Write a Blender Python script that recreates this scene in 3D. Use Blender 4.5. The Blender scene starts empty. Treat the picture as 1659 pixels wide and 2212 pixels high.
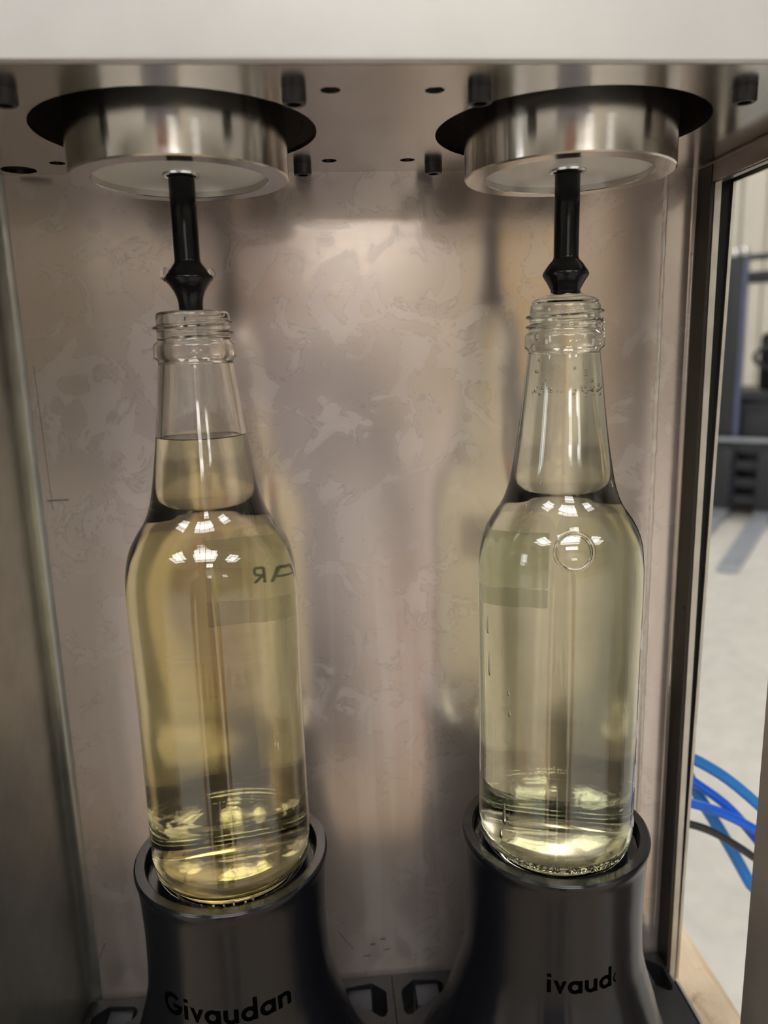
import bpy, bmesh, math, random
from mathutils import Vector, Matrix
random.seed(7)
PI = math.pi
S = 0.001                                   # the machine is written in millimetres
scn = bpy.context.scene
col = scn.collection

# ------------------------------------------------------------------ camera
cd = bpy.data.cameras.new('camera'); cam = bpy.data.objects.new('camera', cd); col.objects.link(cam)
cR = Vector((0.99631719, -0.0813965, -0.02695691)); cU = Vector((0.0430595, 0.20309664, 0.97821145)); cF = Vector((0.07414813, 0.97576963, -0.20585357))
cp = Vector((-22.406, -279.767, 199.864)) * S
m = Matrix.Identity(4)
for i in range(3):
    m[i][0] = cR[i]; m[i][1] = cU[i]; m[i][2] = -cF[i]; m[i][3] = cp[i]
cam.matrix_world = m
cd.sensor_fit = 'HORIZONTAL'; cd.sensor_width = 36.0; cd.lens = 36.0 * 1665.13 / 1659
cd.clip_start = 0.01; cd.clip_end = 100
cd.dof.use_dof = True; cd.dof.focus_distance = 0.285; cd.dof.aperture_fstop = 12.0
scn.camera = cam

# ------------------------------------------------------------------ world, light level
SKY = 13.5          # brightness of the roof panes, most of them added
LAMP = 9.0         # tube lamps
w = bpy.data.worlds.new('world'); scn.world = w; w.use_nodes = True
w.node_tree.nodes['Background'].inputs[0].default_value = (0.80, 0.82, 0.86, 1)
w.node_tree.nodes['Background'].inputs[1].default_value = 0.35
scn.view_settings.view_transform = 'Standard'; scn.view_settings.look = 'None'
scn.view_settings.exposure = 0.0; scn.view_settings.gamma = 1.0; scn.view_settings.use_curve_mapping = False
cy = scn.cycles
cy.max_bounces = 16; cy.transmission_bounces = 16; cy.glossy_bounces = 5; cy.diffuse_bounces = 3; cy.transparent_max_bounces = 8
cy.use_denoising = True; cy.sample_clamp_indirect = 14.0; cy.blur_glossy = 0.2; cy.use_adaptive_sampling = True; cy.adaptive_threshold = 0.1; cy.adaptive_min_samples = 16; cy.use_light_tree = False
cy.caustics_refractive = True; cy.caustics_reflective = True

# ------------------------------------------------------------------ material helpers
class NT:
    def __init__(s, name):
        s.m = bpy.data.materials.new(name); s.m.use_nodes = True; s.t = s.m.node_tree
        s.b = s.t.nodes['Principled BSDF']; s.o = s.t.nodes['Material Output']
    def n(s, typ, **kw):
        nd = s.t.nodes.new(typ)
        for k, v in kw.items():
            if k.startswith('i_'):
                key = k[2:].replace('_', ' ')
                nd.inputs[key].default_value = v
            else: setattr(nd, k, v)
        return nd
    def l(s, a, b): s.t.links.new(a, b)
    def coord(s, scale=(1000, 1000, 1000), kind='Object'):
        tc = s.n('ShaderNodeTexCoord'); mp = s.n('ShaderNodeMapping'); mp.inputs['Scale'].default_value = scale
        s.l(tc.outputs[kind], mp.inputs[0]); return mp.outputs[0]
    def noise(s, vec, scale, detail=4, rough=.5, dist=0):
        nd = s.n('ShaderNodeTexNoise'); s.l(vec, nd.inputs['Vector'])
        nd.inputs['Scale'].default_value = scale; nd.inputs['Detail'].default_value = detail
        nd.inputs['Roughness'].default_value = rough; nd.inputs['Distortion'].default_value = dist
        return nd.outputs['Fac']
    def ramp(s, fac, stops, interp='LINEAR'):
        r = s.n('ShaderNodeValToRGB'); s.l(fac, r.inputs[0]); e = r.color_ramp.elements
        r.color_ramp.interpolation = interp
        while len(e) < len(stops): e.new(.5)
        for k, (p, c) in enumerate(stops):
            e[k].position = p; e[k].color = c if len(c) == 4 else (*c, 1)
        return r.outputs[0]
    def mix(s, a, b, fac, typ='MIX'):
        x = s.n('ShaderNodeMix', data_type='RGBA', blend_type=typ)
        for sock, v in ((x.inputs[0], fac), (x.inputs[6], a), (x.inputs[7], b)):
            if isinstance(v, (int, float)): sock.default_value = v
            elif isinstance(v, tuple): sock.default_value = v if len(v) == 4 else (*v, 1)
            else: s.l(v, sock)
        return x.outputs[2]
    def math(s, op, a, b=None, clamp=False):
        x = s.n('ShaderNodeMath', operation=op, use_clamp=clamp)
        for k, v in enumerate((a, b)):
            if v is None: continue
            if isinstance(v, (int, float)): x.inputs[k].default_value = v
            else: s.l(v, x.inputs[k])
        return x.outputs[0]
    def bump(s, h, strength, dist):
        b = s.n('ShaderNodeBump'); b.inputs['Strength'].default_value = strength; b.inputs['Distance'].default_value = dist
        s.l(h, b.inputs['Height']); return b.outputs[0]
    def grain(s, amount, d=(0, 0, 1)):           # streaked reflections along d
        c = s.n('ShaderNodeCombineXYZ'); [setattr(c.inputs[k], 'default_value', d[k]) for k in range(3)]
        s.b.inputs['Anisotropic'].default_value = amount; s.l(c.outputs[0], s.b.inputs['Tangent']); return s
    def set(s, **kw):
        for k, v in kw.items():
            key = k.replace('_', ' ')
            if isinstance(v, (int, float, tuple)):
                s.b.inputs[key].default_value = (*v, 1) if isinstance(v, tuple) and len(v) == 3 else v
            else: s.l(v, s.b.inputs[key])
        return s

def plain(name, c, rough=.5, metal=0., spec=.5, var=.08, scale=.05):
    t = NT(name); v = t.coord(); f = t.noise(v, scale, 2)
    lo = tuple(x * (1 - var) for x in c); hi = tuple(min(1, x * (1 + var)) for x in c)
    t.set(Base_Color=t.ramp(f, [(.3, lo), (.7, hi)]), Roughness=rough, Metallic=metal, Specular_IOR_Level=spec)
    return t.m

MARKS = [(-142.4, 197, -141.4, 135.5, .3, .35), (-143, 139.5, -134.5, 139.6, .45, .6), (-25.6, -88.5, -18.3, -99.5, .25, .6), (-9.2, -97.5, -7.6, -97.3, .5, .8), (-3.9, -94.9, -2.2, -94.7, .5, .8), (-13.2, -104, -10, -103.8, .45, .6), (-2.7, -101.2, 0, -101, .45, .6), (-146, -96, -141, -84, .25, .6)]
def steel_stained():
    """sheet steel of the cabinet: faint horizontal brushing, dried water rings, scratches"""
    t = NT('stained_sheet_steel'); v = t.coord()
    big = t.noise(v, .012, 2, .55)
    blot = t.noise(v, .05, 4, .6, 1.2)
    base = t.ramp(big, [(.3, (.58, .495, .445)), (.7, (.65, .555, .505))])
    # outlines of dried drops
    ring = t.math('ABSOLUTE', t.math('SUBTRACT', blot, .53))
    ringm = t.ramp(ring, [(0, (1, 1, 1)), (.016, (0, 0, 0))])
    # only in the middle heights and patchy
    patch = t.ramp(t.noise(v, .02, 1), [(.34, (0, 0, 0)), (.50, (1, 1, 1))])
    ringm = t.math('MULTIPLY', ringm, patch)
    film = t.ramp(blot, [(.50, (0, 0, 0)), (.56, (1, 1, 1))])
    film = t.math('MULTIPLY', film, patch)
    # small round drop spots
    vo = t.n('ShaderNodeTexVoronoi', feature='F1'); t.l(v, vo.inputs['Vector']); vo.inputs['Scale'].default_value = .045; vo.inputs['Randomness'].default_value = 1
    sep = t.n('ShaderNodeSeparateColor'); t.l(vo.outputs['Color'], sep.inputs[0])
    rad = t.math('MULTIPLY', t.math('POWER', sep.outputs[0], 4.0), .17)
    spot = t.math('LESS_THAN', vo.outputs['Distance'], rad)
    # tiny specks
    vo2 = t.n('ShaderNodeTexVoronoi', feature='F1'); t.l(v, vo2.inputs['Vector']); vo2.inputs['Scale'].default_value = .10
    sep2 = t.n('ShaderNodeSeparateColor'); t.l(vo2.outputs['Color'], sep2.inputs[0])
    speck = t.math('LESS_THAN', vo2.outputs['Distance'], t.math('MULTIPLY', t.math('POWER', sep2.outputs[1], 9.0), .07))
    c = t.mix(base, (.50, .44, .41), t.math('MULTIPLY', spot, .65))
    c = t.mix(c, (.42, .36, .33), t.math('MULTIPLY', ringm, .7))
    c = t.mix(c, (.25, .20, .17), t.math('MULTIPLY', speck, .7))
    c = t.mix(c, (.70, .64, .62), t.math('MULTIPLY', film, .30))
    # dried runs of water down the middle
    run = t.ramp(t.noise(t.coord((70, 70, 5)), 1.0, 2, .5, .8), [(.52, (0, 0, 0)), (.60, (1, 1, 1))])
    sx = t.n('ShaderNodeSeparateXYZ'); t.l(v, sx.inputs[0])
    low = t.ramp(t.math('MULTIPLY', t.math('ADD', sx.outputs[2], 100), .0025), [(.40, (1, 1, 1)), (.58, (0, 0, 0))])
    c = t.mix(c, (.76, .70, .67), t.math('MULTIPLY', t.math('MULTIPLY', run, low), .30))
    # scuffs and scratches at their places on the panel
    def mark(x0, z0, x1, z1, wd, amt):
        nonlocal c
        L2 = (x1 - x0) ** 2 + (z1 - z0) ** 2
        ax = t.math('SUBTRACT', sx.outputs[0], x0); az = t.math('SUBTRACT', sx.outputs[2], z0)
        h = t.math('DIVIDE', t.math('ADD', t.math('MULTIPLY', ax, x1 - x0), t.math('MULTIPLY', az, z1 - z0)), L2, True)
        ex = t.math('SUBTRACT', ax, t.math('MULTIPLY', h, x1 - x0)); ez = t.math('SUBTRACT', az, t.math('MULTIPLY', h, z1 - z0))
        d2 = t.math('ADD', t.math('MULTIPLY', ex, ex), t.math('MULTIPLY', ez, ez))
        c = t.mix(c, (.13, .10, .08), t.math('MULTIPLY', t.math('LESS_THAN', d2, wd * wd), amt))
    for q in MARKS: mark(*q)
    br = t.noise(t.coord((60, 60, 6000)), 1.0, 3, .6)
    rg = t.math('ADD', .125, t.math('MULTIPLY', film, .045)); rg = t.math('ADD', rg, t.math('MULTIPLY', big, .10))
    t.set(Base_Color=c, Metallic=.71, Roughness=rg, Normal=t.bump(br, .05, .0002)); t.grain(.65)
    return t.m

def brushed(name, c, rough, axis='z', dirt=.15, metal=1.0, grain=0):
    t = NT(name); sc = {'z': (40, 40, 6000), 'x': (6000, 40, 40), 'y': (40, 6000, 40)}[axis]
    br = t.noise(t.coord(sc), 1.0, 3, .6); f = t.noise(t.coord(), .04, 5, .6)
    lo = tuple(x * (1 - dirt) for x in c)
    t.set(Base_Color=t.ramp(f, [(.35, lo), (.65, c)]), Metallic=metal, Roughness=t.math('ADD', rough - .04, t.math('MULTIPLY', f, .08)), Normal=t.bump(br, .06, .0002))
    if grain: t.grain(grain)
    return t.m

def printed(name, c, rough, aniso=.9):
    """black filament, printed in thin horizontal layers"""
    t = NT(name); z = t.coord((0, 0, 1000))
    wv = t.n('ShaderNodeTexWave', wave_type='BANDS', bands_direction='Z'); t.l(z, wv.inputs['Vector']); wv.inputs['Scale'].default_value = .62
    f = t.noise(t.coord((300, 300, 4000)), 1.0, 4, .7)
    h = t.math('ADD', wv.outputs['Fac'], t.math('MULTIPLY', f, .8))
    t.set(Base_Color=c, Roughness=t.math('ADD', rough - .06, t.math('MULTIPLY', f, .12)), Normal=t.bump(h, .05, .0001), Specular_IOR_Level=.42); t.grain(aniso)
    return t.m

def printed_top():
    t = NT('black_print_top'); v = t.coord()
    wv = t.n('ShaderNodeTexWave', wave_type='BANDS', bands_direction='DIAGONAL'); t.l(v, wv.inputs['Vector']); wv.inputs['Scale'].default_value = .5; wv.inputs['Distortion'].default_value = 1.5
    f = t.noise(v, .9, 4, .7); h = t.math('ADD', wv.outputs['Fac'], f)
    t.set(Base_Color=(.014, .015, .017), Roughness=.38, Normal=t.bump(h, .55, .0003))
    return t.m

def glass(name, tint, ior=1.5, ring=None):
    t = NT(name); v = t.coord()
    st = 1.0; h = None
    if ring:
        # moulded circle on the shoulder: a raised thin ring around a point on the surface
        c, r = ring
        sub = t.n('ShaderNodeVectorMath', operation='DISTANCE'); t.l(v, sub.inputs[0]); sub.inputs[1].default_value = c
        d = t.math('ABSOLUTE', t.math('SUBTRACT', sub.outputs['Value'], r))
        rr = t.ramp(t.math('MULTIPLY', d, .5), [(0, (1, 1, 1)), (.45, (0, 0, 0))], 'EASE')
        h = rr
    g = t.n('ShaderNodeBsdfGlass'); g.inputs['Color'].default_value = (*tint, 1); g.inputs['Roughness'].default_value = 0; g.inputs['IOR'].default_value = ior
    if h is not None: t.l(t.bump(h, st, .00026), g.inputs['Normal'])
    t.t.nodes.remove(t.b); t.l(g.outputs[0], t.o.inputs[0])
    return t.m

def liquid(name, tint, absorb, ior=1.333):
    t = NT(name); g = t.n('ShaderNodeBsdfGlass'); g.inputs['Color'].default_value = (*tint, 1); g.inputs['Roughness'].default_value = 0; g.inputs['IOR'].default_value = ior
    a = t.n('ShaderNodeVolumeAbsorption'); a.inputs['Color'].default_value = (*absorb[0], 1); a.inputs['Density'].default_value = absorb[1]
    t.t.nodes.remove(t.b); t.l(g.outputs[0], t.o.inputs[0]); t.l(a.outputs[0], t.o.inputs['Volume'])
    return t.m

def emit(name, c, s):
    t = NT(name); e = t.n('ShaderNodeEmission'); e.inputs[0].default_value = (*c, 1); e.inputs[1].default_value = s
    t.t.nodes.remove(t.b); t.l(e.outputs[0], t.o.inputs[0]); return t.m

def concrete():
    t = NT('polished_concrete'); v = t.coord((1, 1, 1))
    a = t.noise(v, 1.2, 6, .6); b = t.noise(v, 14, 5, .6)
    c = t.mix(t.ramp(a, [(.3, (.50, .475, .435)), (.7, (.60, .57, .525))]), t.ramp(b, [(.35, (.44, .42, .385)), (.65, (.64, .61, .565))]), .35)
    t.set(Base_Color=c, Roughness=.45); return t.m

def wood():
    t = NT('pale_board_wood'); v = t.coord((60, 8, 60))
    g = t.noise(v, 1.6, 6, .6, 1.5); s = t.noise(t.coord(), .06, 6, .65)
    c = t.ramp(g, [(.25, (.50, .36, .22)), (.5, (.68, .53, .36)), (.75, (.76, .62, .45))])
    c = t.mix(c, (.16, .11, .07), t.math('MULTIPLY', t.ramp(s, [(.58, (0, 0, 0)), (.74, (1, 1, 1))]), .75))
    t.set(Base_Color=c, Roughness=.6, Normal=t.bump(g, .2, .0005)); return t.m

def paper():
    t = NT('yellowed_paper'); f = t.noise(t.coord(), .3, 4)
    d = t.n('ShaderNodeBsdfDiffuse'); tr = t.n('ShaderNodeBsdfTranslucent'); mx = t.n('ShaderNodeMixShader'); mx.inputs[0].default_value = .5
    cc = t.ramp(f, [(.3, (.93, .93, .80)), (.7, (.96, .96, .86))])
    t.l(cc, d.inputs[0]); t.l(cc, tr.inputs[0]); t.l(d.outputs[0], mx.inputs[1]); t.l(tr.outputs[0], mx.inputs[2])
    tp_ = t.n('ShaderNodeBsdfTransparent'); m2 = t.n('ShaderNodeMixShader'); m2.inputs[0].default_value = .6
    t.l(mx.outputs[0], m2.inputs[1]); t.l(tp_.outputs[0], m2.inputs[2])
    t.t.nodes.remove(t.b); t.l(m2.outputs[0], t.o.inputs[0]); return t.m

M = dict(
    steel=steel_stained(),
    plate=brushed('brushed_plate_steel', (.60, .57, .53), .17, 'x', .10),
    header=brushed('satin_header_steel', (.73, .725, .72), .42, 'x', .04, .55),
    bell=brushed('turned_steel', (.68, .65, .62), .16, 'z', .06, 1.0, .85),
    edge=brushed('cut_sheet_edge', (.62, .58, .52), .40, 'z', .25),
    flange=brushed('dark_flange_steel', (.42, .38, .34), .30, 'z', .15),
    flangedark=plain('dark_brown_flange', (.030, .024, .019), .35, .5),
    seam=plain('scored_seam_steel', (.74, .66, .60), .45, .6), post=brushed('brown_post_steel', (.50, .44, .38), .45, 'z', .15, .5),
    sidesteel=brushed('grey_side_steel', (.38, .375, .34), .30, 'z', .2, .8),
    seal=plain('black_rubber_seal', (.005, .005, .0055), .5, spec=.2),
    disc=plain('white_plastic_disc', (.66, .64, .59), .35, var=.04),
    black=plain('glossy_black_plastic', (.003, .003, .0035), .16, spec=.3, var=.1),
    screw=plain('blackened_screw_steel', (.035, .033, .036), .38, .6),
    socket=plain('screw_socket_black', (.003, .003, .003), .7, spec=.1),
    cup=printed('black_print_layers', (.006, .0065, .009), .20),
    top=printed_top(),
    letter=plain('letter_groove_shade', (.0015, .0015, .0015), .9, spec=.0),  # recess shade put into the colour; the cup is one filament
    insert=plain('slate_blue_insert', (.035, .04, .055), .6),
    glassL=glass('clear_bottle_glass', (.992, .990, .98)),
    glassR=glass('clear_bottle_glass_moulded', (.985, .992, .978), ring=((-3.8, -28.6, 130.0), 6.6)),
    liqL=liquid('yellow_liquid', (1, 1, 1), ((.93, .79, .02), 9.5)),
    liqR=liquid('pale_green_liquid', (1, 1, 1), ((.88, .84, .30), 8.0)),
    drop=glass('water_bead', (1, 1, 1), 1.333),
    bubble=glass('air_bubble', (1, 1, 1), .75),
    paper=paper(),
    tape=NT('clear_tape').set(Base_Color=(.55, .48, .38), Roughness=.4, Alpha=.35).m,
    ink=plain('green_black_ink', (.03, .06, .05), .6),
    concrete=concrete(), wood=wood(),
    hallwall=plain('beige_hall_wall', (.56, .52, .45), .8, scale=.001),
    hallceil=plain('pale_hall_ceiling', (.62, .62, .60), .8, scale=.001),
    column=plain('blue_grey_column', (.28, .31, .36), .5, scale=.005),
    sky=emit('roof_light_pane', (1.0, .985, .95), SKY), skyside=emit('daylight_side_pane', (.95, .98, 1.0), 6.0), lamp=emit('tube_light', (1.0, .97, .92), LAMP),
    mull=plain('dark_mullion', (.05, .05, .05), .5),
    yellow=plain('yellow_paint', (.92, .60, .05), .45, scale=.01),
    fork_dark=plain('dark_truck_paint', (.020, .021, .026), .42, scale=.01),
    fork_blue=plain('blue_black_truck_paint', (.10, .12, .20), .35, scale=.01),
    fork_steel=plain('grey_fork_steel', (.36, .38, .42), .4, .4, scale=.01),
    chrome=plain('bright_metal', (.8, .8, .8), .2, 1),
    tyre=plain('black_tyre', (.02, .02, .02), .8),
    skin=plain('skin', (.62, .34, .24), .5), lips=plain('lips', (.45, .18, .15), .5), hair=plain('brown_hair', (.06, .035, .02), .6),
    shirt=plain('blue_grey_cloth', (.40, .40, .46), .8), trousers=plain('charcoal_cloth', (.05, .05, .06), .85), shoe=plain('black_shoe', (.02, .02, .02), .5),
    benchleg=plain('grey_leg_paint', (.3, .3, .3), .5),
    blue=plain('bright_blue_tube', (.004, .10, .62), .25, var=.04),
    cable=plain('black_cable', (.015, .015, .017), .45),
)
def clear_tube():
    t = NT('translucent_blue_tube')
    t.set(Base_Color=(.03, .25, .72), Roughness=.15, Transmission_Weight=.45, IOR=1.35); return t.m
M['blueclear'] = clear_tube()

# ------------------------------------------------------------------ mesh helpers (all in mm, scaled at the end)
def finish(name, bm, mat, parent=None, smooth=None, loc=(0, 0, 0), scale=S):
    bmesh.ops.scale(bm, vec=(scale,) * 3, verts=bm.verts)
    me = bpy.data.meshes.new(name)
    if smooth is not None:
        for f in bm.faces: f.smooth = True
        for e in bm.edges:
            if len(e.link_faces) == 2 and e.calc_face_angle(0) > math.radians(smooth): e.smooth = False
    bm.to_mesh(me); bm.free()
    for x in (mat if isinstance(mat, (list, tuple)) else [mat]): me.materials.append(x)
    o = bpy.data.objects.new(name, me); col.objects.link(o)
    o.location = Vector(loc) * S
    if parent is not None: o.parent = parent
    return o
def tag(o, label=None, cat=None, group=None, kind=None):
    if label: o['label'] = label
    if cat: o['category'] = cat
    if group: o['group'] = group
    if kind: o['kind'] = kind
    return o
def empty(name, label=None, cat=None, loc=(0, 0, 0), group=None, rz=0):
    o = bpy.data.objects.new(name, None); col.objects.link(o); o.empty_display_size = .02
    o.location = Vector(loc) * S; o.rotation_euler.z = rz
    return tag(o, label, cat, group)
def add_box(bm, x0, x1, y0, y1, z0, z1, bev=0, mi=0):
    r = bmesh.ops.create_cube(bm, size=1)
    vs = r['verts']
    for v in vs: v.co = Vector(((x0 + x1) / 2 + v.co.x * (x1 - x0), (y0 + y1) / 2 + v.co.y * (y1 - y0), (z0 + z1) / 2 + v.co.z * (z1 - z0)))
    fs = list({f for v in vs for f in v.link_faces})
    for f in fs: f.material_index = mi
    if bev:
        es = list({e for f in fs for e in f.edges})
        bmesh.ops.bevel(bm, geom=es, offset=bev, segments=2, affect='EDGES', profile=.5)
def box(name, mat, x0, x1, y0, y1, z0, z1, parent=None, bev=0, loc=(0, 0, 0)):
    bm = bmesh.new(); add_box(bm, x0, x1, y0, y1, z0, z1, bev)
    return finish(name, bm, mat, parent, 30 if bev else None, loc)
def revolve(bm, prof, seg=96, fn=None, mi=None):
    """prof: (r, z) list; r=0 closes on the axis"""
    rows = []
    for k, (r, z) in enumerate(prof):
        if r < 1e-6: rows.append([bm.verts.new((0, 0, z))]); continue
        row = []
        for i in range(seg):
            a = 2 * PI * i / seg; rr = r + (fn(a, z, k) if fn else 0)
            row.append(bm.verts.new((rr * math.cos(a), rr * math.sin(a), z)))
        rows.append(row)
    for k in range(len(rows) - 1):
        A, B = rows[k], rows[k + 1]
        for i in range(seg):
            j = (i + 1) % seg
            if len(A) == 1 and len(B) == 1: continue
            if len(A) == 1: f = bm.faces.new((A[0], B[j], B[i]))
            elif len(B) == 1: f = bm.faces.new((A[i], A[j], B[0]))
            else: f = bm.faces.new((A[i], A[j], B[j], B[i]))
            if mi: f.material_index = mi
    bmesh.ops.recalc_face_normals(bm, faces=bm.faces)
def lathe(name, mat, prof, parent=None, seg=96, smooth=35, loc=(0, 0, 0), fn=None):
    bm = bmesh.new(); revolve(bm, prof, seg, fn); return finish(name, bm, mat, parent, smooth, loc)
def catmull(pts, n):
    out = []
    P = [pts[0]] + list(pts) + [pts[-1]]
    for i in range(1, len(P) - 2):
        p0, p1, p2, p3 = (Vector(P[i + k]) for k in (-1, 0, 1, 2))
        for k in range(n):
            t = k / n
            out.append(.5 * ((2 * p1) + (-p0 + p2) * t + (2 * p0 - 5 * p1 + 4 * p2 - p3) * t * t + (-p0 + 3 * p1 - 3 * p2 + p3) * t ** 3))
    out.append(Vector(pts[-1])); return out
def tube(name, mat, pts, r, parent=None, seg=14, n=10):
    P = catmull(pts, n); bm = bmesh.new(); rows = []
    up = Vector((0, 0, 1)); prev = None
    for i, p in enumerate(P):
        d = (P[min(i + 1, len(P) - 1)] - P[max(i - 1, 0)]).normalized()
        a = prev if prev is not None else d.cross(up)
        a = (a - d * a.dot(d)).normalized(); b = d.cross(a); prev = a
        rows.append([bm.verts.new(p + (a * math.cos(t) + b * math.sin(t)) * r) for t in [2 * PI * k / seg for k in range(seg)]])
    for A, B in zip(rows, rows[1:]):
        for i in range(seg): bm.faces.new((A[i], A[(i + 1) % seg], B[(i + 1) % seg], B[i]))
    bm.faces.new(rows[0][::-1]); bm.faces.new(rows[-1])
    bmesh.ops.recalc_face_normals(bm, faces=bm.faces)
    return finish(name, bm, mat, parent, 40)
def circle_pts(x, y, r, n=96): return [(x + r * math.cos(2 * PI * k / n), y + r * math.sin(2 * PI * k / n)) for k in range(n)]
def sheet(name, mat, outline, holes, z0, z1, parent=None, loc=(0, 0, 0)):
    """flat plate with real holes: 2D filled curve, extruded"""
    cu = bpy.data.curves.new('tmp', 'CURVE'); cu.dimensions = '2D'; cu.fill_mode = 'BOTH'; cu.extrude = (z1 - z0) / 2
    for pts in [outline] + holes:
        sp = cu.splines.new('POLY'); sp.points.add(len(pts) - 1); sp.use_cyclic_u = True
        for p, q in zip(sp.points, pts): p.co = (q[0], q[1], 0, 1)
    o = bpy.data.objects.new('tmp', cu); col.objects.link(o)
    dg = bpy.context.evaluated_depsgraph_get()
    me = bpy.data.meshes.new_from_object(o.evaluated_get(dg))
    bpy.data.objects.remove(o); bpy.data.curves.remove(cu)
    bm = bmesh.new(); bm.from_mesh(me); bpy.data.meshes.remove(me)
    bmesh.ops.remove_doubles(bm, verts=bm.verts, dist=1e-3)
    bmesh.ops.translate(bm, vec=(0, 0, (z0 + z1) / 2), verts=bm.verts)
    bmesh.ops.recalc_face_normals(bm, faces=bm.faces)
    return finish(name, bm, mat, parent, 30, loc)
def swap(bm, f):                      # remap coordinates
    for v in bm.verts: v.co = Vector(f(*v.co))

# ------------------------------------------------------------------ the hall
FZ, CZ = -1200, 4800
def struct(o): return tag(o, kind='structure')
struct(box('floor', M['concrete'], -12000, 14000, -12000, 14000, FZ - 100, FZ))
struct(box('ceiling', M['hallceil'], -12000, 14000, -12000, 14000, CZ, CZ + 100))
struct(box('wall_rear', M['hallwall'], -12000, 14000, -12100, -12000, FZ, CZ))
struct(box('wall_left', M['hallwall'], -12100, -12000, -12000, 14000, FZ, CZ))
struct(box('wall_right', M['hallwall'], 14000, 14100, -12000, 14000, FZ, CZ))
far = struct(box('wall_far', M['hallwall'], -12000, 14000, 9500, 9600, FZ, CZ))
for k in range(9):                    # standing seams of the wall cladding
    x = 4300 + 330 * k
    box('cladding_seam', M['hallwall'], x, x + 60, 9455, 9500, FZ, CZ, far, 8)
tag(box('steel_column', M['column'], 4700, 4960, 9180, 9440, FZ, CZ, bev=8), 'blue-grey steel column standing against the beige hall wall', 'column')
wn = 0
for (x0, y0, nx, ny) in ((-1900, -7000, 4, 3), (-1800, 2500, 3, 2), (-6500, -6500, 3, 3), (4200, -7500, 3, 3), (4500, 4000, 4, 3), (-1800, -11000, 4, 2)):  # first is read off the bottle highlights; the rest are added hall light
    wn += 1
    W, H = 900, 900
    fr = tag(empty('window_%d' % wn, loc=(x0, y0, CZ)), kind='structure')
    bm = bmesh.new()
    for i in range(nx + 1): add_box(bm, i * W - 30, i * W + 30, -30, ny * H + 30, -60, -2)
    for j in range(ny + 1): add_box(bm, -30, nx * W + 30, j * H - 30, j * H + 30, -58, -3)
    finish('frame', bm, M['mull'], fr)
    for i in range(nx):
        for j in range(ny):
            bm = bmesh.new(); bm.faces.new([bm.verts.new((i * W + u * W, j * H + v * H, -20)) for u, v in ((0, 0), (0, 1), (1, 1), (1, 0))])
            finish('pane', bm, M['sky'], fr)
# tall daylit window in the left hall wall
fr = tag(empty('window_7', loc=(-12000, -5600, FZ + 900)), kind='structure')
bm = bmesh.new()
for j in range(3): add_box(bm, 0, 60, j * 900 - 30, j * 900 + 30, 0, 2600)
for j in range(4): add_box(bm, 0, 58, 0, 1800, j * 860 - 30, j * 860 + 30)
finish('frame', bm, M['mull'], fr)
for i in range(2):
    for j in range(3):
        bm = bmesh.new(); bm.faces.new([bm.verts.new((20, i * 900 + u * 900, j * 860 + v * 860)) for u, v in ((0, 0), (1, 0), (1, 1), (0, 1))])
        finish('pane', bm, M['skyside'], fr)
def strip_lamp(label, x0, x1, y, z):
    e = empty('strip_lamp', label, 'lamp', ((x0 + x1) / 2, y, z), 'strip lamps under the hall roof'); L = (x1 - x0) / 2
    box('tube', M['lamp'], -L + 20, L - 20, -45, 45, -220, 0, e, 10)
    box('housing', M['hallceil'], -L, L, -70, 70, 0, 60, e, 5)
    for s in (-1, 1): box('rod', M['mull'], s * L * .7 - 6, s * L * .7 + 6, -6, 6, 60, CZ - z, e)
strip_lamp('long strip lamp mirrored as the white bar between the two nozzles', -120, 1180, -9000, 1760)
strip_lamp('long strip lamp mirrored at the right edge of the steel back panel', 3700, 5000, -9000, 1760)
yp = empty('yellow_post', 'tall yellow steel post in the hall behind the camera', 'post', (2200, -8500, FZ))
box('shaft', M['yellow'], -150, 150, -140, 140, 12, 2560, yp, 8); box('foot_plate', M['yellow'], -320, 320, -240, 240, 0, 12, yp, 2)

def added_cabinet(label, mat, x0, x1, h):  # unseen cabinets, added to give the steel darker reflected streaks
    e = empty('added_cabinet', label, 'cabinet', ((x0 + x1) / 2, -11650, FZ), 'cabinets added at the rear hall wall for reflections'); L = (x1 - x0) / 2
    box('body', mat, -L, L, -340, 300, 80, h, e, 8); box('plinth', M['mull'], -L + 20, L - 20, -320, 270, 0, 80, e)
    for s_ in (-1, 1):
        d = box('door', mat, min(s_ * 4, s_ * (L - 10)), max(s_ * 4, s_ * (L - 10)), 300, 322, 100, h - 20, e, 4)
        box('handle', M['chrome'], s_ * 60 - 12, s_ * 60 + 12, 322, 350, h * .5 - 80, h * .5 + 80, d, 4)
added_cabinet('tall dark cabinet added at the rear hall wall for reflections', M['fork_dark'], -3300, -2300, 2300)
added_cabinet('blue-grey cabinet added at the rear hall wall for reflections', M['column'], 2700, 3900, 2100)
rd = empty('added_roller_door', 'white roller door added at the left hall wall for reflections', 'door', (-11990, -1500, FZ))  # unseen pale door, added for contrast in the steel reflections
for k in range(12): box('slat', M['hallceil'], 0, 40, 0, 3000, k * 280, k * 280 + 270, rd, 8)

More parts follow.
